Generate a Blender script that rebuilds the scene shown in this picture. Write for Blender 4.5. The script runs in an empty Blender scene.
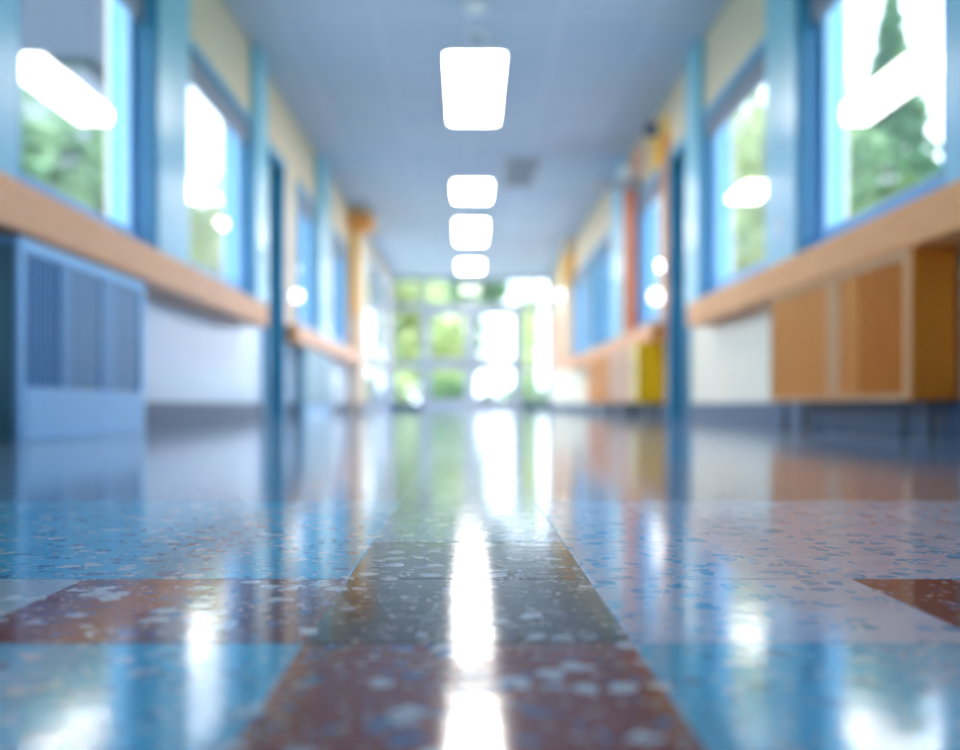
import bpy, bmesh, math, random
from mathutils import Vector, Matrix
random.seed(7)
S = bpy.context.scene
COL = S.collection
CAM_H = 0.11
CEIL = 2.66
END = 18.5
WL, WR = 1.54, 1.64            # inner wall faces (left at -WL, right at +WR)

# ------------------------------------------------------------------ materials
def new_mat(name):
    m = bpy.data.materials.new(name); m.use_nodes = True
    nt = m.node_tree; b = nt.nodes['Principled BSDF']
    return m, nt, b

def paint(name, col, rough=0.45, spec=0.5, var=0.06, scale=6.0, metal=0.0, bump=0.0, bscale=60):
    m, nt, b = new_mat(name)
    tc = nt.nodes.new('ShaderNodeTexCoord')
    n = nt.nodes.new('ShaderNodeTexNoise'); n.inputs['Scale'].default_value = scale
    n.inputs['Detail'].default_value = 4
    nt.links.new(tc.outputs['Object'], n.inputs['Vector'])
    mx = nt.nodes.new('ShaderNodeMix'); mx.data_type = 'RGBA'
    mx.inputs['A'].default_value = (*[c*(1-var) for c in col], 1)
    mx.inputs['B'].default_value = (*[min(1, c*(1+var)) for c in col], 1)
    nt.links.new(n.outputs['Fac'], mx.inputs['Factor'])
    nt.links.new(mx.outputs['Result'], b.inputs['Base Color'])
    b.inputs['Roughness'].default_value = rough
    b.inputs['Specular IOR Level'].default_value = spec
    b.inputs['Metallic'].default_value = metal
    if bump:
        n2 = nt.nodes.new('ShaderNodeTexNoise'); n2.inputs['Scale'].default_value = bscale
        nt.links.new(tc.outputs['Object'], n2.inputs['Vector'])
        bp = nt.nodes.new('ShaderNodeBump'); bp.inputs['Strength'].default_value = bump
        bp.inputs['Distance'].default_value = 0.002
        nt.links.new(n2.outputs['Fac'], bp.inputs['Height'])
        nt.links.new(bp.outputs['Normal'], b.inputs['Normal'])
    return m

def wood(name, c1, c2, rough=0.4, axis=(1, 8, 8)):
    m, nt, b = new_mat(name)
    tc = nt.nodes.new('ShaderNodeTexCoord')
    mp = nt.nodes.new('ShaderNodeMapping'); mp.inputs['Scale'].default_value = axis
    n = nt.nodes.new('ShaderNodeTexNoise'); n.inputs['Scale'].default_value = 5
    n.inputs['Detail'].default_value = 6; n.inputs['Distortion'].default_value = 0.6
    r = nt.nodes.new('ShaderNodeValToRGB')
    r.color_ramp.elements[0].color = (*c1, 1); r.color_ramp.elements[1].color = (*c2, 1)
    r.color_ramp.elements[0].position = 0.35; r.color_ramp.elements[1].position = 0.65
    nt.links.new(tc.outputs['Object'], mp.inputs['Vector']); nt.links.new(mp.outputs['Vector'], n.inputs['Vector'])
    nt.links.new(n.outputs['Fac'], r.inputs['Fac']); nt.links.new(r.outputs['Color'], b.inputs['Base Color'])
    b.inputs['Roughness'].default_value = rough
    b.inputs['Specular IOR Level'].default_value = 0.35
    return m

def terrazzo(name, base, chip1, chip2, a1=0.84, a2=0.88, scale=72.0):
    """polished composition tile: base colour with two families of irregular chips"""
    m, nt, b = new_mat(name)
    L = nt.links.new
    tc = nt.nodes.new('ShaderNodeTexCoord')
    nz = nt.nodes.new('ShaderNodeTexNoise'); nz.inputs['Scale'].default_value = 70; nz.inputs['Detail'].default_value = 2
    L(tc.outputs['Object'], nz.inputs['Vector'])
    add = nt.nodes.new('ShaderNodeVectorMath'); add.operation = 'MULTIPLY_ADD'
    L(nz.outputs['Color'], add.inputs[0]); add.inputs[1].default_value = (.016, .016, 0)
    L(tc.outputs['Object'], add.inputs[2])
    def chips(sc, thr, rad, off):
        ad = nt.nodes.new('ShaderNodeVectorMath'); ad.operation = 'ADD'; ad.inputs[1].default_value = off
        L(add.outputs[0], ad.inputs[0])
        mp = nt.nodes.new('ShaderNodeMapping'); mp.inputs['Scale'].default_value = (1, 1, 0)
        L(ad.outputs[0], mp.inputs['Vector'])
        v = nt.nodes.new('ShaderNodeTexVoronoi'); v.inputs['Scale'].default_value = sc
        L(mp.outputs['Vector'], v.inputs['Vector'])
        sx = nt.nodes.new('ShaderNodeSeparateColor'); L(v.outputs['Color'], sx.inputs['Color'])
        g = nt.nodes.new('ShaderNodeMath'); g.operation = 'GREATER_THAN'; g.inputs[1].default_value = thr
        L(sx.outputs['Red'], g.inputs[0])
        l = nt.nodes.new('ShaderNodeMath'); l.operation = 'LESS_THAN'; l.inputs[1].default_value = rad
        L(v.outputs['Distance'], l.inputs[0])
        mu = nt.nodes.new('ShaderNodeMath'); mu.operation = 'MULTIPLY'
        L(g.outputs[0], mu.inputs[0]); L(l.outputs[0], mu.inputs[1])
        return mu.outputs[0]
    n2 = nt.nodes.new('ShaderNodeTexNoise'); n2.inputs['Scale'].default_value = 22; n2.inputs['Detail'].default_value = 5
    L(tc.outputs['Object'], n2.inputs['Vector'])
    m0 = nt.nodes.new('ShaderNodeMix'); m0.data_type = 'RGBA'
    m0.inputs['A'].default_value = (*[c*.75 for c in base], 1); m0.inputs['B'].default_value = (*[min(1, c*1.2) for c in base], 1)
    L(n2.outputs['Fac'], m0.inputs['Factor'])
    m1 = nt.nodes.new('ShaderNodeMix'); m1.data_type = 'RGBA'; m1.inputs['B'].default_value = (*chip1, 1)
    L(m0.outputs['Result'], m1.inputs['A']); L(chips(scale, a1, .5, (0, 0, 0)), m1.inputs['Factor'])
    m2 = nt.nodes.new('ShaderNodeMix'); m2.data_type = 'RGBA'; m2.inputs['B'].default_value = (*chip2, 1)
    L(m1.outputs['Result'], m2.inputs['A']); L(chips(scale*1.25, a2, .5, (3.1, 1.7, 0)), m2.inputs['Factor'])
    m3 = nt.nodes.new('ShaderNodeMix'); m3.data_type = 'RGBA'; m3.inputs['B'].default_value = (*[.5*c+.42 for c in base], 1)
    L(m2.outputs['Result'], m3.inputs['A']); L(chips(scale*3.2, .80, .42, (7.3, 5.1, 0)), m3.inputs['Factor'])
    m4 = nt.nodes.new('ShaderNodeMix'); m4.data_type = 'RGBA'; m4.inputs['B'].default_value = (*chip2, 1)
    L(m3.outputs['Result'], m4.inputs['A']); L(chips(scale*2.3, .90, .42, (1.3, 9.1, 0)), m4.inputs['Factor'])
    L(m4.outputs['Result'], b.inputs['Base Color'])
    b.inputs['Roughness'].default_value = 0.1
    b.inputs['IOR'].default_value = 1.62
    # slow waviness of the waxed surface
    mp = nt.nodes.new('ShaderNodeMapping'); mp.inputs['Scale'].default_value = (.7, 1.5, 1)
    L(tc.outputs['Object'], mp.inputs['Vector'])
    nb = nt.nodes.new('ShaderNodeTexNoise'); nb.inputs['Scale'].default_value = 38; nb.inputs['Detail'].default_value = 3
    L(mp.outputs['Vector'], nb.inputs['Vector'])
    bp = nt.nodes.new('ShaderNodeBump'); bp.inputs['Strength'].default_value = 0.17; bp.inputs['Distance'].default_value = 0.0012
    L(nb.outputs['Fac'], bp.inputs['Height']); L(bp.outputs['Normal'], b.inputs['Normal'])
    return m

def emit(name, col, s):
    m = bpy.data.materials.new(name); m.use_nodes = True
    nt = m.node_tree; nt.nodes.remove(nt.nodes['Principled BSDF'])
    e = nt.nodes.new('ShaderNodeEmission'); e.inputs['Color'].default_value = (*col, 1); e.inputs['Strength'].default_value = s
    nt.links.new(e.outputs[0], nt.nodes['Material Output'].inputs['Surface'])
    return m

def glass(name, tint, k=1.0):
    m = bpy.data.materials.new(name); m.use_nodes = True
    nt = m.node_tree; nt.nodes.remove(nt.nodes['Principled BSDF'])
    t = nt.nodes.new('ShaderNodeBsdfTransparent'); t.inputs['Color'].default_value = (*tint, 1)
    g = nt.nodes.new('ShaderNodeBsdfGlossy'); g.inputs['Roughness'].default_value = 0.0
    fr = nt.nodes.new('ShaderNodeFresnel'); 
    gm = nt.nodes.new('ShaderNodeNewGeometry')        # same reflectance from either side of the pane
    io = nt.nodes.new('ShaderNodeMix'); io.data_type = 'FLOAT'
    io.inputs['A'].default_value = 1.6; io.inputs['B'].default_value = 1/1.6
    nt.links.new(gm.outputs['Backfacing'], io.inputs['Factor']); nt.links.new(io.outputs['Result'], fr.inputs['IOR'])
    mul = nt.nodes.new('ShaderNodeMath'); mul.operation = 'MULTIPLY'; mul.inputs[1].default_value = k; mul.use_clamp = True
    mx = nt.nodes.new('ShaderNodeMixShader')
    nt.links.new(fr.outputs[0], mul.inputs[0]); nt.links.new(mul.outputs[0], mx.inputs[0])
    nt.links.new(t.outputs[0], mx.inputs[1]); nt.links.new(g.outputs[0], mx.inputs[2])
    nt.links.new(mx.outputs[0], nt.nodes['Material Output'].inputs['Surface'])
    return m

def ceiling_mat():
    m, nt, b = new_mat('acoustic_tile')
    tc = nt.nodes.new('ShaderNodeTexCoord')
    br = nt.nodes.new('ShaderNodeTexBrick')
    br.offset = 0; br.inputs['Scale'].default_value = 1
    br.inputs['Brick Width'].default_value = 0.61; br.inputs['Row Height'].default_value = 0.61
    br.inputs['Mortar Size'].default_value = 0.012
    br.inputs['Color1'].default_value = (.46, .56, .70, 1); br.inputs['Color2'].default_value = (.50, .59, .72, 1)  # white tiles, bluish cast of the light mixed into their colour
    br.inputs['Mortar'].default_value = (.58, .66, .78, 1)
    nt.links.new(tc.outputs['Object'], br.inputs['Vector']); nt.links.new(br.outputs['Color'], b.inputs['Base Color'])
    b.inputs['Roughness'].default_value = 0.6
    return m

def leaf_mat(name, c1, c2):
    m, nt, b = new_mat(name)
    g = nt.nodes.new('ShaderNodeTexCoord')
    n = nt.nodes.new('ShaderNodeTexNoise'); n.inputs['Scale'].default_value = 1.3
    nt.links.new(g.outputs['Object'], n.inputs['Vector'])
    r = nt.nodes.new('ShaderNodeValToRGB')
    r.color_ramp.elements[0].position = .38; r.color_ramp.elements[1].position = .62
    r.color_ramp.elements[0].color = (*c1, 1); r.color_ramp.elements[1].color = (*c2, 1)
    nt.links.new(n.outputs['Fac'], r.inputs['Fac']); nt.links.new(r.outputs['Color'], b.inputs['Base Color'])
    b.inputs['Roughness'].default_value = .6
    tr = nt.nodes.new('ShaderNodeBsdfTranslucent'); nt.links.new(r.outputs['Color'], tr.inputs['Color'])
    mx = nt.nodes.new('ShaderNodeMixShader'); mx.inputs[0].default_value = .4
    nt.links.new(b.outputs[0], mx.inputs[1]); nt.links.new(tr.outputs[0], mx.inputs[2])
    nt.links.new(mx.outputs[0], nt.nodes['Material Output'].inputs['Surface'])
    return m

M = dict(
    beige=paint('beige_paint', (.84, .68, .52), .5),
    cream=paint('cream_panel', (.93, .85, .68), .35),
    paleblue=paint('pale_blue_glazed_panel', (.58, .72, .90), .24, .5),
    bead=paint('pale_blue_bead_paint', (.27, .50, .76), .3),
    frame=paint('blue_frame_paint', (.11, .42, .70), .3),
    teal=paint('teal_frame_paint', (.07, .36, .58), .3),
    skyblue=paint('sky_blue_pier_paint', (.29, .66, .87), .28),
    blue=paint('blue_sash_paint', (.13, .39, .74), .3),
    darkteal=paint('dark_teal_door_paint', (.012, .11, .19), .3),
    shade=paint('grey_violet_reveal', (.22, .26, .38), .6),
    base=paint('dark_blue_baseboard', (.03, .08, .18), .4),
    ceil=ceiling_mat(),
    white=paint('white_metal', (.85, .87, .90), .35),
    alu=paint('pale_aluminium', (.42, .48, .60), .35), palebluegrey=paint('pale_blue_grey_metal', (.28, .50, .62), .4), paleorange=paint('pale_orange_paint', (.98, .58, .20), .5), t_purple=terrazzo('purple_tile', (.17, .06, .085), (.45, .5, .65), (.12, .15, .3), .86, .88),
    grey=paint('grey_metal', (.36, .40, .47), .4),
    ledge=wood('peach_wood', (.86, .41, .20), (.92, .47, .25), .4, (8, 1, 8)),
    ledge_orange=wood('orange_wood', (.90, .38, .12), (.95, .44, .16), .4, (8, 1, 8)), ledge_end=paint('orange_wood_edge', (.72, .30, .08), .45),
    brown=wood('orange_brown_wood', (.70, .22, .012), (.80, .28, .02), .5, (8, 8, 1)),
    brownlight=wood('light_orange_wood', (.70, .36, .15), (.78, .42, .19), .5, (8, 8, 1)),
    browndark=wood('dark_orange_wood', (.66, .20, .010), (.78, .26, .014), .55, (8, 8, 1)),
    tan=wood('pink_tan_wood', (.74, .42, .28), (.82, .48, .30), .45, (8, 8, 1)),
    yellow=paint('yellow_laminate', (1.0, .53, .005), .4, .3),
    paleyellow=paint('pale_yellow_laminate', (.95, .72, .22), .35),
    orange=paint('orange_paint', (.90, .32, .06), .4),
    deeporange=paint('warm_orange_paint', (.96, .42, .12), .5, .3),
    redorange=paint('red_orange_paint', (.66, .14, .04), .5, .2),
    peach=paint('peach_panel', (.86, .38, .22), .45),
    steelblue=paint('blue_grey_metal', (.08, .30, .58), .32),
    steeldark=paint('dark_blue_grey_metal', (.05, .22, .43), .35),
    steellight=paint('light_blue_metal', (.28, .60, .95), .28),
    steelend=paint('dark_green_grey_metal', (.13, .30, .34), .4),
    legm=paint('dark_steel', (.10, .12, .15), .25, metal=.7),
    chrome=paint('brushed_steel', (.75, .77, .8), .2, metal=1.0),
    navy=paint('navy_plastic', (.06, .09, .22), .4),
    pane=glass('window_glass', (.97, .985, 1.0), 1.25),
    lamp=emit('lamp_diffuser', (1, .96, .91), 12.5),
    globe=emit('globe_glow', (1, .98, .95), 2.6),
    grout=paint('dark_grout', (.10, .11, .13), .5),
    t_blue=terrazzo('blue_tile', (.11, .49, .78), (.55, .70, .82), (.08, .24, .45)),
    t_red=terrazzo('red_tile', (.26, .06, .055), (.62, .70, .80), (.10, .18, .38), .80, .88),
    t_black=terrazzo('black_tile', (.028, .028, .034), (.50, .55, .62), (.22, .24, .28), .82, .86),
    t_lilac=terrazzo('lilac_tile', (.54, .61, .80), (.10, .35, .62), (.22, .48, .75), .72, .78),
    t_pale=terrazzo('pale_tile', (.46, .58, .68), (.75, .82, .88), (.2, .4, .6)),
    t_slate=terrazzo('slate_tile', (.11, .25, .43), (.4, .5, .62), (.08, .14, .25)),
    t_mauve=terrazzo('mauve_tile', (.27, .26, .33), (.55, .5, .52), (.2, .2, .3)),
    t_grey=terrazzo('grey_tile', (.24, .35, .50), (.6, .68, .76), (.15, .2, .3)),
    lawn=paint('lawn_grass', (.20, .36, .07), .8, .2, .3, 2),
    paving=paint('pale_paving', (.62, .62, .60), .7),
    bwall=paint('grey_render', (.20, .22, .27), .7),
    broof=paint('slate_fascia', (.035, .05, .075), .7, .2),
    bark=paint('bark', (.13, .09, .06), .9, .2, .3, 10),
    leaf_mid=leaf_mat('leaf_mid', (.12, .25, .13), (.26, .40, .20)),
    leaf_lime=leaf_mat('leaf_lime', (.34, .42, .17), (.56, .63, .33)),
    leaf_dark=leaf_mat('leaf_dark', (.08, .19, .09), (.19, .33, .15)),
)

# ------------------------------------------------------------------ helpers
def box(bm, x0, x1, y0, y1, z0, z1, mi=0):
    xs, ys, zs = sorted((x0, x1)), sorted((y0, y1)), sorted((z0, z1))
    v = [bm.verts.new((x, y, z)) for x in xs for y in ys for z in zs]
    for q in ((0, 1, 3, 2), (4, 6, 7, 5), (0, 4, 5, 1), (2, 3, 7, 6), (0, 2, 6, 4), (1, 5, 7, 3)):
        f = bm.faces.new([v[i] for i in q]); f.material_index = mi
    return v

def cyl(bm, p, r, h, axis='Z', seg=24, r2=None):
    rot = {'Z': Matrix(), 'X': Matrix.Rotation(math.pi/2, 4, 'Y'), 'Y': Matrix.Rotation(-math.pi/2, 4, 'X')}[axis]
    bmesh.ops.create_cone(bm, cap_ends=True, segments=seg, radius1=r, radius2=r if r2 is None else r2, depth=h,
                          matrix=Matrix.Translation(p) @ rot)

def build(name, bm, mats, parent=None, bevel=0.0, smooth=False):
    """link a bmesh (world coordinates) as one object; children stay in place under their thing"""
    bmesh.ops.recalc_face_normals(bm, faces=bm.faces)
    off = Vector((0, 0, 0))
    if parent is not None:
        r = parent
        while r is not None:
            off += r.location; r = r.parent
        bmesh.ops.translate(bm, verts=bm.verts, vec=-off)
    me = bpy.data.meshes.new(name); bm.to_mesh(me); bm.free()
    for mt in (mats if isinstance(mats, (list, tuple)) else [mats]):
        me.materials.append(mt)
    o = bpy.data.objects.new(name, me); COL.objects.link(o)
    if smooth:
        for p in me.polygons: p.use_smooth = True
    if parent is not None: o.parent = parent
    if bevel:
        b = o.modifiers.new('bevel', 'BEVEL'); b.width = bevel; b.segments = 2; b.limit_method = 'ANGLE'
    return o

def boxes(name, lst, mats, parent=None, bevel=0.0):
    bm = bmesh.new()
    for b in lst: box(bm, *b)
    return build(name, bm, mats, parent, bevel)

def thing(name, label, cat, loc, group=None):
    o = bpy.data.objects.new(name, None); COL.objects.link(o); o.location = loc
    o.empty_display_size = .1
    o['label'] = label; o['category'] = cat
    if group: o['group'] = group
    return o

def tag(o, label, cat, group=None):
    o['label'] = label; o['category'] = cat
    if group: o['group'] = group
    return o

def struct(o):
    o['kind'] = 'structure'; return o

def struct_root(name, loc):
    o = bpy.data.objects.new(name, None); COL.objects.link(o); o.location = loc
    o.empty_display_size = .1
    o['kind'] = 'structure'; return o

# ------------------------------------------------------------------ floor: polished tiles
def build_floor():
    bm = bmesh.new()
    names = ['grout', 't_blue', 't_red', 't_black', 't_lilac', 't_pale', 't_slate', 't_mauve', 't_grey', 't_purple']
    idx = {n: i for i, n in enumerate(names)}
    P = .1586; Y0 = .4298; CW = .0765; W = .166
    cols = [(-CW, CW, 0)]
    k = 0
    while CW + k*W < 1.75:
        cols.append((CW + k*W, CW + (k+1)*W, k+1)); cols.append((-CW - (k+1)*W, -CW - k*W, -k-1)); k += 1
    def kind(r, c):
        if r <= -1:
            if c == 0: return 't_red'
            return 't_blue'
        if r == 0:
            return {0: 't_black', -1: 't_red', -2: 't_pale', 1: 't_lilac', 2: 't_purple'}.get(c, 't_pale' if c % 2 else 't_red')
        if r == 1:
            if c == 0: return 't_black'
            return 't_blue' if c < 0 else 't_lilac'
        if r in (2, 3):
            if c == 0: return 't_grey'
            return 't_blue' if c < 0 else 't_lilac'
        q = (r - 4) // 5
        if c == 0: return 't_grey' if q % 2 == 0 else 't_pale'
        if c < 0: return 't_slate' if q % 2 == 0 else 't_grey'
        return 't_mauve' if q % 3 == 0 else ('t_slate' if q % 3 == 1 else 't_grey')
    g, dz = .0008, .0005
    for (x0, x1, c) in cols:
        r = -16
        while Y0 + r*P < END + .2:
            y0, y1 = Y0 + r*P, Y0 + (r+1)*P
            mi = idx[kind(r, c)]
            o = [bm.verts.new(v) for v in ((x0, y0, -dz), (x1, y0, -dz), (x1, y1, -dz), (x0, y1, -dz))]
            gl_ = .0011 if c in (0, 1) else .0002
            gr_ = .0011 if c in (0, -1) else .0002
            i = [bm.verts.new(v) for v in ((x0+gl_, y0+g, 0), (x1-gr_, y0+g, 0), (x1-gr_, y1-g, 0), (x0+gl_, y1-g, 0))]
            f = bm.faces.new(i); f.material_index = mi
            for a in range(4):
                f = bm.faces.new((o[a], o[(a+1) % 4], i[(a+1) % 4], i[a])); f.material_index = mi
            r += 1
    box(bm, -1.85, 1.95, -2.2, END + .2, -.12, -.002, 0)
    for f in bm.faces:
        if f.normal.z < -.5 and f.material_index: f.normal_flip()
    return struct(build('floor', bm, [M[n] for n in names]))
build_floor()

# ------------------------------------------------------------------ ceiling
struct(boxes('ceiling', [(-1.95, 2.05, -2.2, END + .35, CEIL, CEIL + .25)], M['ceil']))

# ------------------------------------------------------------------ walls, windows, doors
SILL, HEAD = .80, 2.12
T = .2
LW = [(0.9, 2.35), (3.10, 4.47), (5.00, 6.55), (8.30, 9.32), (10.15, 11.65)]           # left windows; first one unseen, added for daylight on the near floor
RW = [(0.9, 2.35), (3.12, 4.50), (5.00, 6.43), (7.66, 8.85), (10.35, 11.25), (11.45, 12.2), (12.4, 14.1)]  # right windows; the first is likewise unseen and added for daylight
LD = [(6.98, 7.72)]
RD = [(6.85, 7.50)]
LG = [(14.0, 17.9)]      # glazed side bay near the end (left)

def wall(name, side, X, wins, doors, glazed, lowmat):
    bm = bmesh.new()
    a, b = side*X, side*(X+T)
    ops = sorted([(w, 'w') for w in wins] + [(d, 'd') for d in doors] + [(g, 'g') for g in glazed])
    y = -2.2
    def solid(y0, y1):
        box(bm, a, b, y0, y1, 0, SILL-.08, 1); box(bm, a, b, y0, y1, SILL-.08, CEIL, 0)
    for (o, k) in ops:
        solid(y, o[0])
        if k == 'w':
            box(bm, a, b, o[0], o[1], 0, SILL-.08, 1); box(bm, a, b, o[0], o[1], SILL-.08, SILL, 0)
            box(bm, a, b, o[0], o[1], HEAD, CEIL, 0)
        elif k == 'd':
            box(bm, a, b, o[0], o[1], 2.12, CEIL, 0)
        else:
            box(bm, a, b, o[0], o[1], 2.45, CEIL, 0)
        y = o[1]
    solid(y, END)
    return struct(build(name, bm, [M['beige'], lowmat]))
wall('wall_left', -1, WL, LW, LD, LG, M['paleblue'])
wall('wall_right', 1, WR, RW, RD, [], M['cream'])
struct(boxes('wall_back', [(-1.74, 1.84, -2.2, -2.0, 0, CEIL)], M['beige']))

def ring(bm, xa, xb, y0, y1, z0, z1, w):
    box(bm, xa, xb, y0, y0+w, z0, z1); box(bm, xa, xb, y1-w, y1, z0, z1)
    box(bm, xa, xb, y0+w, y1-w, z0, z0+w); box(bm, xa, xb, y0+w, y1-w, z1-w, z1)

wn = 0
def window(side, X, y0, y1, mull=None):
    global wn; wn += 1
    s = side
    r = struct_root('window_%d' % wn, (s*X, (y0+y1)/2, SILL))
    bm = bmesh.new(); ring(bm, s*(X-.025), s*(X+.16), y0, y1, SILL, HEAD, .055)
    build('window_frame', bm, M['frame'], r, .004)
    bm = bmesh.new(); ring(bm, s*(X+.02), s*(X+.10), y0+.055, y1-.055, SILL+.055, HEAD-.055, .05)
    build('sash', bm, M['blue'], r, .006)
    bm = bmesh.new(); ring(bm, s*(X+.035), s*(X+.085), y0+.105, y1-.105, SILL+.105, HEAD-.105, .03)
    if mull: box(bm, s*(X+.035), s*(X+.085), mull-.025, mull+.025, SILL+.1, HEAD-.1)
    build('glazing_bead', bm, M['bead'], r, .004)
    boxes('roller_blind', [(s*(X-.005), s*(X+.034), y0+.06, y1-.06, HEAD-.20, HEAD-.056)], M['shade'], r, .008)
    boxes('pane', [(s*(X+.056), s*(X+.064), y0+.13, y1-.13, SILL+.13, HEAD-.13)], M['pane'], r)
for w in LW: window(-1, WL, *w)
for w in RW: window(1, WR, *w)

# piers between the windows
tn = 0
def trim(lst, mat, bevel=.005):
    global tn; tn += 1
    return struct(boxes('trim_%d' % tn, lst, mat, None, bevel))
LP = [(2.37, 3.08), (4.49, 4.98), (6.57, 6.92), (9.40, 10.10)]
RP = [(2.37, 3.10), (4.52, 4.98), (6.45, 6.80), (9.52, 10.30)]
for (y0, y1) in LP: trim([(-WL+.05, -WL, y0, y1, SILL, CEIL-.002)], M['skyblue'])
for (y0, y1) in RP: trim([(WR-.05, WR, y0, y1, SILL, CEIL-.002)], M['skyblue'])
# teal edge strips on the near piers
trim([(-WL+.055, -WL, 4.455, 4.488, SILL, CEIL-.002)], M['teal'])
trim([(WR-.055, WR, 4.487, 4.518, SILL, CEIL-.002)], M['teal'])
# coloured posts of the far right wall
trim([(WR-.05, WR, 7.56, 7.64, 0.80, 2.30)], M['orange'])
trim([(WR-.06, WR, 8.88, 9.48, 0.80, 2.30)], M['redorange'])
trim([(WR-.012, WR, 7.56, 8.3, 2.17, 2.50)], M['yellow'])
trim([(WR-.014, WR, 8.7, 9.5, 2.36, 2.56)], M['peach'])
trim([(WR-.05, WR, 14.6, 17.2, .80, 1.65)], M['peach'])
# portal near the lobby: pale piers, yellow strip, orange blocks under the ceiling
trim([(-WL+.14, -WL, 12.0, 12.9, 0, CEIL-.002)], M['beige'])
trim([(-WL+.05, -WL+.12, 11.98, 11.999, 1.25, 2.38)], M['yellow'])
trim([(-WL+.31, -WL, 11.9, 12.3, 2.37, 2.57)], M['deeporange'])
trim([(WR-.16, WR, 14.2, 14.58, 0.80, CEIL-.002)], M['beige'])
trim([(WR-.20, WR, 14.17, 14.6, 1.98, 2.42)], M['paleorange'])

# baseboards
bl = lambda s, X, y0, y1: (s*(X-.018), s*X, y0, y1, 0, .125)
struct(boxes('baseboard_left', [bl(-1, WL, -2, 2.80), bl(-1, WL, 3.94, 6.98), bl(-1, WL, 7.72, 12.0), bl(-1, WL-.14, 12.0, 12.9), bl(-1, WL, 12.9, 14.0)], M['base'], None, .003))
struct(boxes('baseboard_right', [bl(1, WR, -2, 6.85), bl(1, WR, 7.50, END-.1)], M['base'], None, .003))

# recessed side doors
def side_door(n, s, X, y0, y1):
    r = struct_root('door_%d' % n, (s*X, (y0+y1)/2, 0))
    bm = bmesh.new()
    box(bm, s*(X-.03), s*(X+.2), y0, y0+.06, 0, 2.12); box(bm, s*(X-.03), s*(X+.2), y1-.06, y1, 0, 2.12)
    box(bm, s*(X-.03), s*(X+.2), y0+.06, y1-.06, 2.05, 2.12)
    build('door_frame', bm, M['teal'], r, .004)
    a, b = s*(X+.06), s*(X+.105)
    ym = (y0+y1)/2
    boxes('door_leaf', [(a, b, y0+.065, y1-.065, .01, 1.05), (a, b, y0+.065, y0+.16, 1.05, 1.85), (a, b, y1-.16, y1-.065, 1.05, 1.85),
                        (a, b, y0+.065, y1-.065, 1.85, 2.045)], M['darkteal'], r, .003)
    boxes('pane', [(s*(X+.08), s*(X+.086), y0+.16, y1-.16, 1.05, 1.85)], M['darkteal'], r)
    bm = bmesh.new(); cyl(bm, (s*(X+.035), y0+.13, .98), .012, .05, 'X'); box(bm, s*(X+.005), s*(X+.02), y0+.12, y0+.24, .97, .99)
    build('door_handle', bm, M['chrome'], r, .002)
side_door(1, -1, WL, *LD[0])
side_door(2, 1, WR, *RD[0])
# dark rooms behind the recessed doors are closed off by the door leaves

# glazed side bay near the end of the left wall
def side_bay():
    global wn; wn += 1
    y0, y1 = LG[0]
    r = struct_root('window_%d' % wn, (-WL, (y0+y1)/2, 0))
    xa, xb = -WL+.01, -WL-.10
    bm = bmesh.new()
    for y in (y0, 15.9, y1-.10): box(bm, xa, xb, y, y+.10, 0, 2.45)
    for (za, zb) in ((0, .12), (.80, .95), (2.35, 2.45)):
        box(bm, xa+.005, xb-.005, y0+.05, y1-.05, za, zb)
    build('window_frame', bm, M['alu'], r, .004)
    boxes('pane', [(-WL-.045, -WL-.05, y0+.1, 15.9, .12, 2.35), (-WL-.045, -WL-.05, 16.0, y1-.1, .12, 2.35)], M['pane'], r)
side_bay()

# ------------------------------------------------------------------ end wall: glazed double door, sidelights, transom
E0, E1 = END, END + .10
TR = 2.02            # door head
XL, XR = -.86, .975
bmE = bmesh.new()
box(bmE, -WL, WR, E0, E1, 2.58, CEIL)
for x in (-WL, -.93, 1.00, WR-.07):
    box(bmE, x, x+.07, E0, E1, 0, 2.58)
for x in (-1.47,):
    pass
box(bmE, 1.345, 1.395, E0+.01, E1-.01, 0, 2.58)
box(bmE, -1.47, -.93, E0+.01, E1-.01, 0, .17); box(bmE, 1.07, WR-.07, E0+.01, E1-.01, 0, .12)
box(bmE, -WL+.07, WR-.07, E0-.01, E1-.01, TR-.02, TR+.11)
box(bmE, -1.47, -.93, E0+.01, E1-.01, .83, .98); box(bmE, 1.07, 1.345, E0+.01, E1-.01, .78, .85)
box(bmE, .02, .07, E0+.01, E1-.01, TR+.11, 2.58)
struct(build('wall_end', bmE, M['alu'], None, .004))
def light_window(x0, x1, z0, z1):
    global wn; wn += 1
    o = boxes('window_%d' % wn, [(x0+.002, x1-.002, E0+.045, E0+.053, z0+.002, z1-.002)], M['pane'])
    return struct(o)
for a in ((-1.47, -.93, .17, .83), (-1.47, -.93, .98, TR), (1.07, 1.345, .12, .78), (1.07, 1.345, .85, TR), (1.395, WR-.07, .12, TR),
          (-WL+.07, .02, TR+.11, 2.58), (.07, WR-.07, TR+.11, 2.58)):
    light_window(*a)
def end_door(n, x0, x1, hinge):
    r = struct_root('door_%d' % n, ((x0+x1)/2, E0+.05, 0))
    a, b = E0+.03, E0+.075
    st = .11
    boxes('door_leaf', [(x0, x0+st, a, b, .01, TR-.005), (x1-st, x1, a, b, .01, TR-.005), (x0+st, x1-st, a, b, .01, .22),
                        (x0+st, x1-st, a, b, .82, 1.03), (x0+st, x1-st, a, b, TR-.12, TR-.005)], M['alu'], r, .003)
    for (z0, z1) in ((.22, .82), (1.03, TR-.12)):
        boxes('pane', [(x0+st, x1-st, E0+.05, E0+.058, z0, z1)], M['pane'], r)
    bm = bmesh.new(); cyl(bm, ((x0+x1)/2, E0-.03, .93), .02, (x1-x0)-.16, 'X')
    for x in (x0+.10, x1-.10): box(bm, x-.025, x+.025, E0-.045, E0+.03, .895, .965)
    build('push_bar', bm, M['grey'], r, .003)
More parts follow.
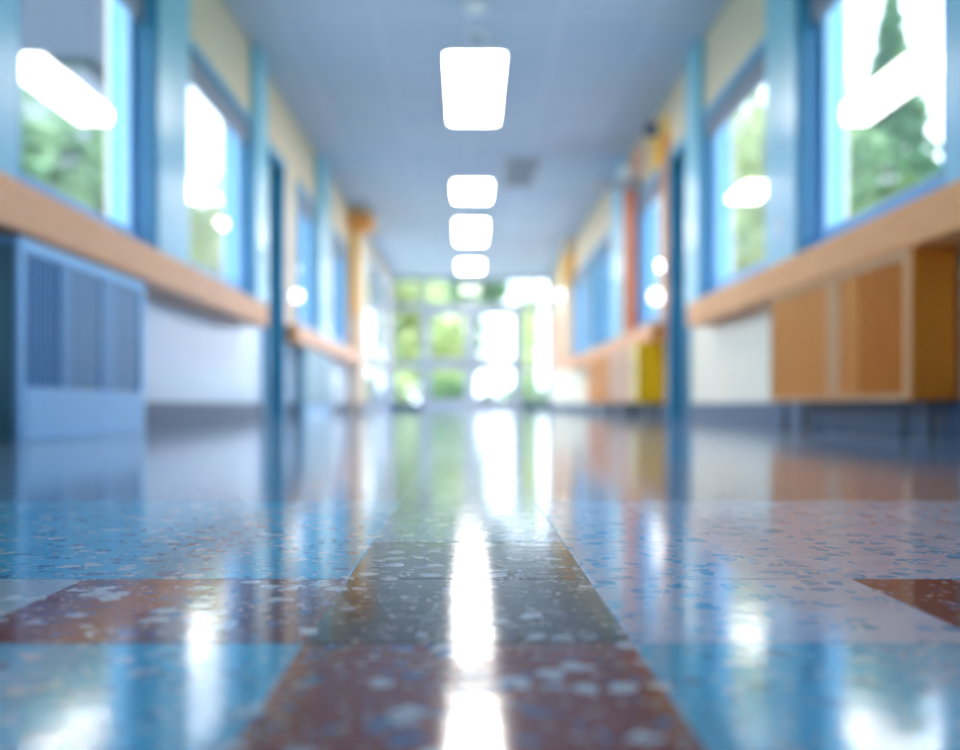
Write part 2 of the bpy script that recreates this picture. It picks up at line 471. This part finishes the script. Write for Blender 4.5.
struct(boxes('baseboard_end', [(-1.52, -.93, E0-.02, E0, 0, .16), (1.07, WR-.02, E0-.02, E0, 0, .13)], M['base'], None, .003))
end_door(3, XL, .045, -1)
end_door(4, .055, XR+.02, 1)

# ------------------------------------------------------------------ window ledges
def ledge(label, s, X0, X, y0, y1, endmat=None, top='ledge'):
    r = thing('window_ledge', label, 'ledge', (s*(X0+X)/2, (y0+y1)/2, .63), 'wooden ledges under the windows')
    boxes('ledge_board', [(s*X0, s*(X-.001), y0, y1, .635, .79)], M[top], r, .012)
    if endmat:
        boxes('end_cap', [(s*(X0+.004), s*(X-.001), y0-.018, y0, .64, .786)], M['ledge_end'], r, .004)
ledge('long peach wooden ledge above the blue-grey heater cabinet', -1, 1.35, WL, 0.4, 6.3)
ledge('long orange wooden ledge above the brown slatted cabinet on legs', 1, 1.47, WR, 0.4, 6.25, None, 'ledge_orange')
ledge('short wooden ledge with an orange end beyond the dark door on the left', -1, 1.42, WL, 7.75, 11.95, True)
ledge('wooden ledge over the yellow cabinet beyond the dark door on the right', 1, 1.50, WR, 7.66, 14.15, True)

# ------------------------------------------------------------------ heater cabinet on the left
def heater():
    r = thing('heater_cabinet', 'blue-grey metal heater cabinet with vertical slats, standing on the floor at far left', 'heater', (-1.45, 3.37, 0))
    F = -1.36; y0, y1, top = 2.82, 3.92, .625
    boxes('body', [(F-.02, -WL+.003, y0+.01, y1-.01, .0, top-.02)], M['steelend'], r, .004)
    boxes('face_frame', [(F-.02, F, y0, y0+.035, .0, top), (F-.02, F, y1-.05, y1, .0, top), (F-.02, F, y0+.035, y1-.05, top-.045, top)], M['steellight'], r, .004)
    boxes('top_panel', [(F-.02, -WL+.004, y0, y1, top-.02, top)], M['steellight'], r, .003)
    boxes('base_panel', [(F-.019, F+.004, y0+.036, y1-.051, .0, .165)], M['steellight'], r, .004)
    bm = bmesh.new(); y = 2.858
    box(bm, F-.019, F-.014, 2.856, 3.105, .166, top-.046)
    while y < 3.09:
        box(bm, F-.014, F-.003, y, y+.018, .17, top-.05); y += .034
    build('slat_panel', bm, M['steelblue'], r, .002)
    boxes('mullion', [(F-.018, F-.002, 3.107, 3.195, .166, top-.046)], M['steelblue'], r, .003)
    boxes('access_panel', [(F-.018, F-.006, 3.198, 3.455, .17, top-.05)], M['steeldark'], r, .004)
    boxes('mullion', [(F-.018, F-.002, 3.458, 3.60, .166, top-.046)], M['steelblue'], r, .003)
    boxes('access_panel', [(F-.018, F-.006, 3.603, 3.867, .17, top-.05)], M['steeldark'], r, .004)
    bm = bmesh.new(); cyl(bm, (F-.002, 3.425, .40), .008, .012, 'X', 16)
    build('latch', bm, M['chrome'], r)
heater()

# ------------------------------------------------------------------ slatted brown cabinet on the right
def brown_cabinet():
    r = thing('slatted_cabinet', 'orange-brown wooden cabinet with slatted front on thin legs under the right ledge', 'cabinet', (1.55, 3.8, 0))
    F = 1.472; y0, y1, zb, top = 3.08, 4.53, .125, .632
    boxes('body', [(F+.02, WR-.02, y0+.012, y1-.01, zb, top)], M['browndark'], r, .003)
    boxes('end_panel', [(F, WR-.02, y0, y0+.012, zb, top)], M['browndark'], r, .003)
    boxes('face_frame', [(F, F+.02, y0+.013, y0+.06, zb, top), (F, F+.02, y1-.03, y1, zb, top),
                         (F, F+.02, y0+.06, y1-.03, top-.028, top), (F, F+.02, y0+.06, y1-.03, zb, zb+.025)], M['brownlight'], r, .003)
    z0, z1 = zb+.026, top-.029
    bm = bmesh.new(); box(bm, F+.014, F+.019, 3.142, 3.50, z0, z1); y = 3.145
    while y < 3.48:
        box(bm, F+.003, F+.014, y, y+.026, z0, z1); y += .048
    build('slat_panel', bm, M['brown'], r, .002)
    boxes('door_panel', [(F+.005, F+.018, 3.505, 3.69, z0, z1)], M['brown'], r, .003)
    boxes('mullion', [(F+.002, F+.018, 3.693, 3.83, z0, z1)], M['brownlight'], r, .003)
    boxes('door_panel', [(F+.005, F+.018, 3.833, 4.497, z0, z1)], M['brown'], r, .003)
    for (x, y) in ((1.50, 3.20), (1.595, 3.20), (1.50, 4.40), (1.595, 4.40)):
        bm = bmesh.new(); cyl(bm, (x, y, zb/2), .010, zb, 'Z', 16)
        cyl(bm, (x, y, .004), .014, .008, 'Z', 16)
        build('leg', bm, M['legm'], r)
brown_cabinet()

# ------------------------------------------------------------------ far cabinets on the right
def far_cabinet(name, label, cat, F, y0, y1, front, end, zb=.13, top=.63, group=None):
    r = thing(name, label, cat, (1.55, (y0+y1)/2, 0), group)
    boxes('body', [(F+.016, WR-.02, y0+.01, y1, zb, top)], end, r, .003)
    boxes('end_panel', [(F, WR-.02, y0, y0+.01, zb, top)], end, r, .002)
    ym = (y0+y1)/2
    for (a, b) in ((y0+.012, ym-.003), (ym+.003, y1-.002)):
        d = boxes('door', [(F, F+.016, a, b, zb+.004, top-.004)], front, r, .003)
        boxes('knob', [(F-.014, F, (b-.05 if a < ym-.01 else a+.03), (b-.03 if a < ym-.01 else a+.05), .40, .44)], M['chrome'], d, .003)
    for (x, y) in ((F+.03, y0+.04), (WR-.06, y0+.04), (F+.03, y1-.04), (WR-.06, y1-.04)):
        bm = bmesh.new(); cyl(bm, (x, y, zb/2), .012, zb, 'Z', 12)
        build('leg', bm, M['legm'], r)
g = 'cabinets under the far right ledge'
far_cabinet('low_cabinet', 'bright yellow low cabinet beside the dark teal door on the right', 'cabinet', 1.405, 7.72, 8.05, M['paleyellow'], M['yellow'], group=g)
far_cabinet('low_cabinet', 'pinkish tan low cabinet just behind the yellow cabinet', 'cabinet', 1.405, 8.07, 9.25, M['tan'], M['tan'], group=g)
far_cabinet('low_cabinet', 'dark orange-brown low cabinet, farthest of the right row', 'cabinet', 1.41, 9.28, 11.0, M['brown'], M['brown'], group=g)

# far blue cabinet on the left
def far_heater():
    r = thing('heater_cabinet', 'small blue-grey cabinet under the far left ledge beyond the dark door', 'heater', (-1.48, 8.9, 0))
    F = -1.44
    boxes('body', [(F-.016, -WL+.02, 8.25, 9.85, 0, .63)], M['palebluegrey'], r, .004)
    boxes('base_panel', [(F-.016, F+.002, 8.27, 9.83, 0, .12)], M['steellight'], r, .003)
    for (a, b) in ((8.27, 8.79), (8.81, 9.31), (9.33, 9.83)):
        boxes('access_panel', [(F-.016, F, a, b, .13, .615)], M['palebluegrey'], r, .004)
far_heater()

# ------------------------------------------------------------------ ceiling lights, vent, detectors
def lamp(label, y0, y1, xc=.055, w=.49):
    r = thing('ceiling_light', label, 'ceiling light', (xc, (y0+y1)/2, CEIL), 'ceiling lights in a row along the corridor')
    z = CEIL-.045
    boxes('housing', [(xc-w/2-.015, xc-w/2, y0-.015, y1+.015, z, CEIL-.001), (xc+w/2, xc+w/2+.015, y0-.015, y1+.015, z, CEIL-.001),
                      (xc-w/2, xc+w/2, y0-.015, y0, z, CEIL-.001), (xc-w/2, xc+w/2, y1, y1+.015, z, CEIL-.001)], M['white'], r, .003)
    boxes('diffuser', [(xc-w/2, xc+w/2, y0, y1, z+.002, CEIL-.004)], M['lamp'], r)
lamp('largest and nearest white rectangular ceiling light, beside the ceiling detector', 6.64, 8.28, .05, .41)
lamp('second nearest white ceiling light, just beside the grey vent', 10.45, 11.45, .05, .42)
lamp('third white ceiling light along the corridor, longer than its neighbours', 12.65, 14.45, .045, .42)
lamp('farthest white ceiling light, just before the end doors', 16.25, 17.5, .045, .42)

def vent():
    r = thing('ceiling_vent', 'grey square air vent in the ceiling right of the second light', 'vent', (.57, 10.2, CEIL))
    boxes('frame', [(.38, .76, 9.55, 9.6, CEIL-.015, CEIL-.001), (.38, .76, 10.8, 10.85, CEIL-.015, CEIL-.001),
                    (.38, .42, 9.6, 10.8, CEIL-.015, CEIL-.001), (.72, .76, 9.6, 10.8, CEIL-.015, CEIL-.001)], M['grey'], r, .002)
    bm = bmesh.new()
    for i in range(14): box(bm, .421, .719, 9.62+i*.085, 9.66+i*.085, CEIL-.012, CEIL-.003)
    build('grille', bm, M['grey'], r)
    boxes('backing', [(.42, .72, 9.6, 10.8, CEIL-.003, CEIL-.001)], M['base'], r)
vent()
def detector(label, x, y, mat):
    r = thing('smoke_detector', label, 'smoke detector', (x, y, CEIL), 'detectors on the ceiling')
    bm = bmesh.new(); cyl(bm, (x, y, CEIL-.012), .075, .022, 'Z', 32); build('base', bm, M['white'], r, .003)
    bm = bmesh.new(); cyl(bm, (x, y, CEIL-.036), .045, .026, 'Z', 32, .055); build('sensor_head', bm, mat, r, .003)
detector('small grey detector at the front edge of the largest ceiling light', .055, 6.40, M['grey'])
detector('small pale round detector on the ceiling at the top of the picture', .05, 5.93, M['white'])

# ------------------------------------------------------------------ small wall fixtures
def globe(label, x, y, z, s, rad=.045):  # emissive balls standing in for small round bright spots
    r = thing('glow_spot', label, 'light', (x, y, z), 'small round glowing spots on the walls')
    bm = bmesh.new(); cyl(bm, (x + s*.07, y, z), .035, .05, 'X', 24); build('wall_mount', bm, M['white'], r, .003)
    bm = bmesh.new(); bmesh.ops.create_uvsphere(bm, u_segments=24, v_segments=14, radius=rad, matrix=Matrix.Translation((x, y, z)))
    build('globe', bm, M['globe'], r, smooth=True)
globe('small round white glowing spot on the left wall just past the dark door', -WL+.10, 7.85, 1.03, -1)
globe('round white glowing spot on the right wall beside the red-orange post', WR-.10, 7.62, 1.00, 1, .055)
globe('tiny round white glowing spot on the far right wall near the end doors', WR-.10, 15.4, 1.93, 1, .07)

def bracket_sign():
    r = thing('wall_fixture', 'grey wall fixture with a round white head above the far right window', 'wall fixture', (WR, 8.1, 2.2))
    boxes('arm', [(WR-.42, WR, 8.75, 8.85, 2.16, 2.23)], M['grey'], r, .006)
    bm = bmesh.new(); bmesh.ops.create_uvsphere(bm, u_segments=24, v_segments=14, radius=.075, matrix=Matrix.Translation((WR-.14, 8.8, 2.31)))
    build('head', bm, M['white'], r, smooth=True)
bracket_sign()
def camera_dome():
    r = thing('wall_sensor', 'small dark blue round sensor high on the right wall near the ceiling', 'sensor', (WR-.03, 7.9, 2.45))
    bm = bmesh.new(); cyl(bm, (WR-.02, 7.9, 2.45), .06, .04, 'X', 24); build('mount', bm, M['white'], r, .003)
    bm = bmesh.new(); bmesh.ops.create_uvsphere(bm, u_segments=24, v_segments=14, radius=.065, matrix=Matrix.Translation((WR-.08, 7.9, 2.45)))
    build('dome', bm, M['navy'], r, smooth=True)
camera_dome()
def fire_plate():
    o = boxes('wall_plate', [(WR-.056, WR-.05, 4.72, 4.78, .98, 1.07)], M['white'], None, .002)
    tag(o, 'small pale plate low on the sky-blue pier right of the second right window', 'wall plate')
fire_plate()

# ------------------------------------------------------------------ outside
def ground():
    struct(boxes('ground_lawn', [(-60, 60, -20, 90, -.5, -.14)], M['lawn']))
    struct(boxes('ground_path', [(-1.2, 6.5, END+.4, 40, -.14, -.11), (-4.5, -1.95, -6, END+1, -.14, -.11), (2.05, 4.5, -6, END+1, -.14, -.11)], M['paving']))
ground()
def wing():
    r = thing('building_wing', 'grey building wing with a dark roof edge outside the left windows', 'building', (-12, 15.8, -.14))
    boxes('wall', [(-19, -6.2, 15, 16.6, -.14, 5.6)], M['bwall'], r)
    boxes('roof_fascia', [(-19.3, -5.95, 14.7, 16.9, 5.6, 7.6)], M['broof'], r, .03)
wing()

def crown_mesh(name, rx, rz, n, leaf, mat, cone=False, seed=0):
    rnd = random.Random(seed); bm = bmesh.new()
    # a lumpy inner mass and many leaves standing off it
    for k in range(n):
        while True:
            p = Vector((rnd.uniform(-1, 1), rnd.uniform(-1, 1), rnd.uniform(-1, 1)))
            if p.length <= 1: break
        if p.length < .45: p = p.normalized()*rnd.uniform(.5, 1)
        if cone:
            t = (p.z+1)/2; f = (1-t)**.8*1.25
            q = Vector((p.x*rx*f, p.y*rx*f, p.z*rz))
        else:
            b = 1 + .25*math.sin(p.x*5+seed) * math.cos(p.y*4+p.z*5)
            q = Vector((p.x*rx*b, p.y*rx*b, p.z*rz*b))
        R = Matrix.Rotation(rnd.uniform(0, 6.28), 3, 'Z') @ Matrix.Rotation(rnd.uniform(-1.2, 1.2), 3, 'X')
        s = leaf*rnd.uniform(.6, 1.3)
        pts = [(-.5, 0, 0), (0, -.32, .06), (.5, 0, 0), (0, .32, .06)]
        bm.faces.new([bm.verts.new(q + R @ Vector(a)*s) for a in pts])
    me = bpy.data.meshes.new(name); bm.to_mesh(me); bm.free(); me.materials.append(mat)
    return me
CM = dict(
    mid=crown_mesh('crown', 1.5, 1.6, 2600, .34, M['leaf_mid'], seed=1),
    lime=crown_mesh('crown', 1.6, 1.5, 2600, .34, M['leaf_lime'], seed=2),
    dark=crown_mesh('crown', 1.5, 2.6, 2800, .34, M['leaf_dark'], True, seed=3),
    bush=crown_mesh('foliage', .8, .6, 1300, .2, M['leaf_mid'], seed=4),
    bushlime=crown_mesh('foliage', .8, .6, 1300, .2, M['leaf_lime'], seed=5),
    bushdark=crown_mesh('foliage', .8, .6, 1300, .2, M['leaf_dark'], seed=6),
)
def tree(label, kind, x, y, zc, sc, group, sz=1.0):
    r = thing('tree', label, 'tree', (x, y, -.14), group)
    o = bpy.data.objects.new('crown', CM[kind]); COL.objects.link(o); o.parent = r
    o.location = (0, 0, zc+.14); o.scale = (sc, sc, sc*sz); o.rotation_euler = (0, 0, x*1.7)
    bm = bmesh.new()
    bmesh.ops.create_cone(bm, cap_ends=True, segments=12, radius1=.13*sc, radius2=.05*sc, depth=zc+.14, matrix=Matrix.Translation((x, y, zc/2-.07)))
    build('trunk', bm, M['bark'], r)
def bush(label, kind, x, y, sc, group):
    r = thing('shrub', label, 'shrub', (x, y, -.14), group)
    o = bpy.data.objects.new('foliage', CM[kind]); COL.objects.link(o); o.parent = r
    o.location = (0, 0, .55*sc); o.scale = (sc, sc, sc); o.rotation_euler = (0, 0, x*2.3)
    bm = bmesh.new(); cyl(bm, (x, y, -.14+.25*sc), .04*sc, .5*sc, 'Z', 8); build('stem', bm, M['bark'], r)
gl, gr, ge = 'trees outside the left windows', 'trees outside the right windows', 'trees beyond the end doors'
tree('green tree filling the lower part of the nearest left window', 'mid', -4.75, 9.9, 2.0, .8, gl)
tree('dark green tree seen in the nearest left window beside its blue sash', 'dark', -4.9, 14.0-1.0, 2.0, .7, gl)
tree('olive green tree seen in the second left window', 'lime', -5.05, 18.4, 2.75, .55, gl, 1.9)
tree('tall dark conifer seen through the nearest right window', 'dark', 8.75, 19.2, 4.3, 1.0, gr, 1.8)
tree('yellow-green tree beside the conifer outside the nearest right window', 'lime', 9.0, 23.0, 5.6, .75, gr, 2.2)
tree('yellow-green tree seen through the second right window', 'lime', 8.3, 26.5, 5.2, .75, gr, 3.4)
tree('green tree seen at the edge of the second right window', 'mid', 9.6, 31.0, 5.0, 1.2, gr)
tree('large lime green tree behind the left sidelight of the end wall', 'lime', -2.6, 29, 2.9, 1.25, ge)
tree('lime green tree behind the left leaf of the end doors', 'lime', -1.75, 36, 2.5, 1.2, ge)
tree('blue-green tree behind the transom above the end doors', 'dark', -1.2, 44, 4.8, 1.7, ge)
tree('small round green tree high behind the right half of the transom', 'mid', 1.0, 46, 5.9, .8, ge, .75)
tree('green tree behind the right sidelight of the end wall', 'lime', 2.08, 32, 2.2, .26, ge, 5.0)
gb = 'shrubs on the lawn beyond the end doors'
bush('dark green shrub low behind the left leaf of the end doors', 'bushdark', -.5, 22.5, .8, gb)
bush('lime green shrub low behind the left sidelight', 'bushlime', -2.1, 23.0, 1.0, gb)
bush('green shrub low between the two end door leaves', 'bushdark', .5, 24.2, .5, gb)
bush('green shrub low behind the right sidelight of the end wall', 'bush', 1.6, 25.5, .85, gb)

# ------------------------------------------------------------------ light
w = bpy.data.worlds.new('sky'); S.world = w; w.use_nodes = True
nt = w.node_tree; bg = nt.nodes['Background']
tc = nt.nodes.new('ShaderNodeTexCoord'); nz = nt.nodes.new('ShaderNodeTexNoise'); nz.inputs['Scale'].default_value = 2.5
rp = nt.nodes.new('ShaderNodeValToRGB')
rp.color_ramp.elements[0].color = (.70, .83, 1, 1); rp.color_ramp.elements[1].color = (.84, .91, 1, 1)
nt.links.new(tc.outputs['Generated'], nz.inputs['Vector']); nt.links.new(nz.outputs['Fac'], rp.inputs['Fac'])
nt.links.new(rp.outputs['Color'], bg.inputs['Color']); bg.inputs['Strength'].default_value = 4.0
sl = bpy.data.lights.new('sun', 'SUN'); sl.energy = 3.0; sl.angle = .05; sl.color = (1, .95, .85)
so = bpy.data.objects.new('sun', sl); COL.objects.link(so)
so.rotation_euler = Vector((0.05, .75, -.66)).to_track_quat('-Z', 'Y').to_euler()

# ------------------------------------------------------------------ camera
cd = bpy.data.cameras.new('camera'); co = bpy.data.objects.new('camera', cd); COL.objects.link(co)
co.location = (0, 0, CAM_H); co.rotation_euler = (math.radians(90), 0, 0)
cd.sensor_width = 36; cd.lens = 930/960*36
cd.shift_x = 12/960; cd.shift_y = 30/960
cd.clip_start = .02; cd.clip_end = 300
cd.dof.use_dof = True; cd.dof.focus_distance = .64; cd.dof.aperture_fstop = 3.1
S.camera = co
S.view_settings.view_transform = 'Standard'; S.view_settings.look = 'None'
S.view_settings.gamma = 1; S.view_settings.use_curve_mapping = False
S.view_settings.exposure = 0.9
S.cycles.max_bounces = 12; S.cycles.diffuse_bounces = 6; S.cycles.transparent_max_bounces = 24; S.cycles.glossy_bounces = 6
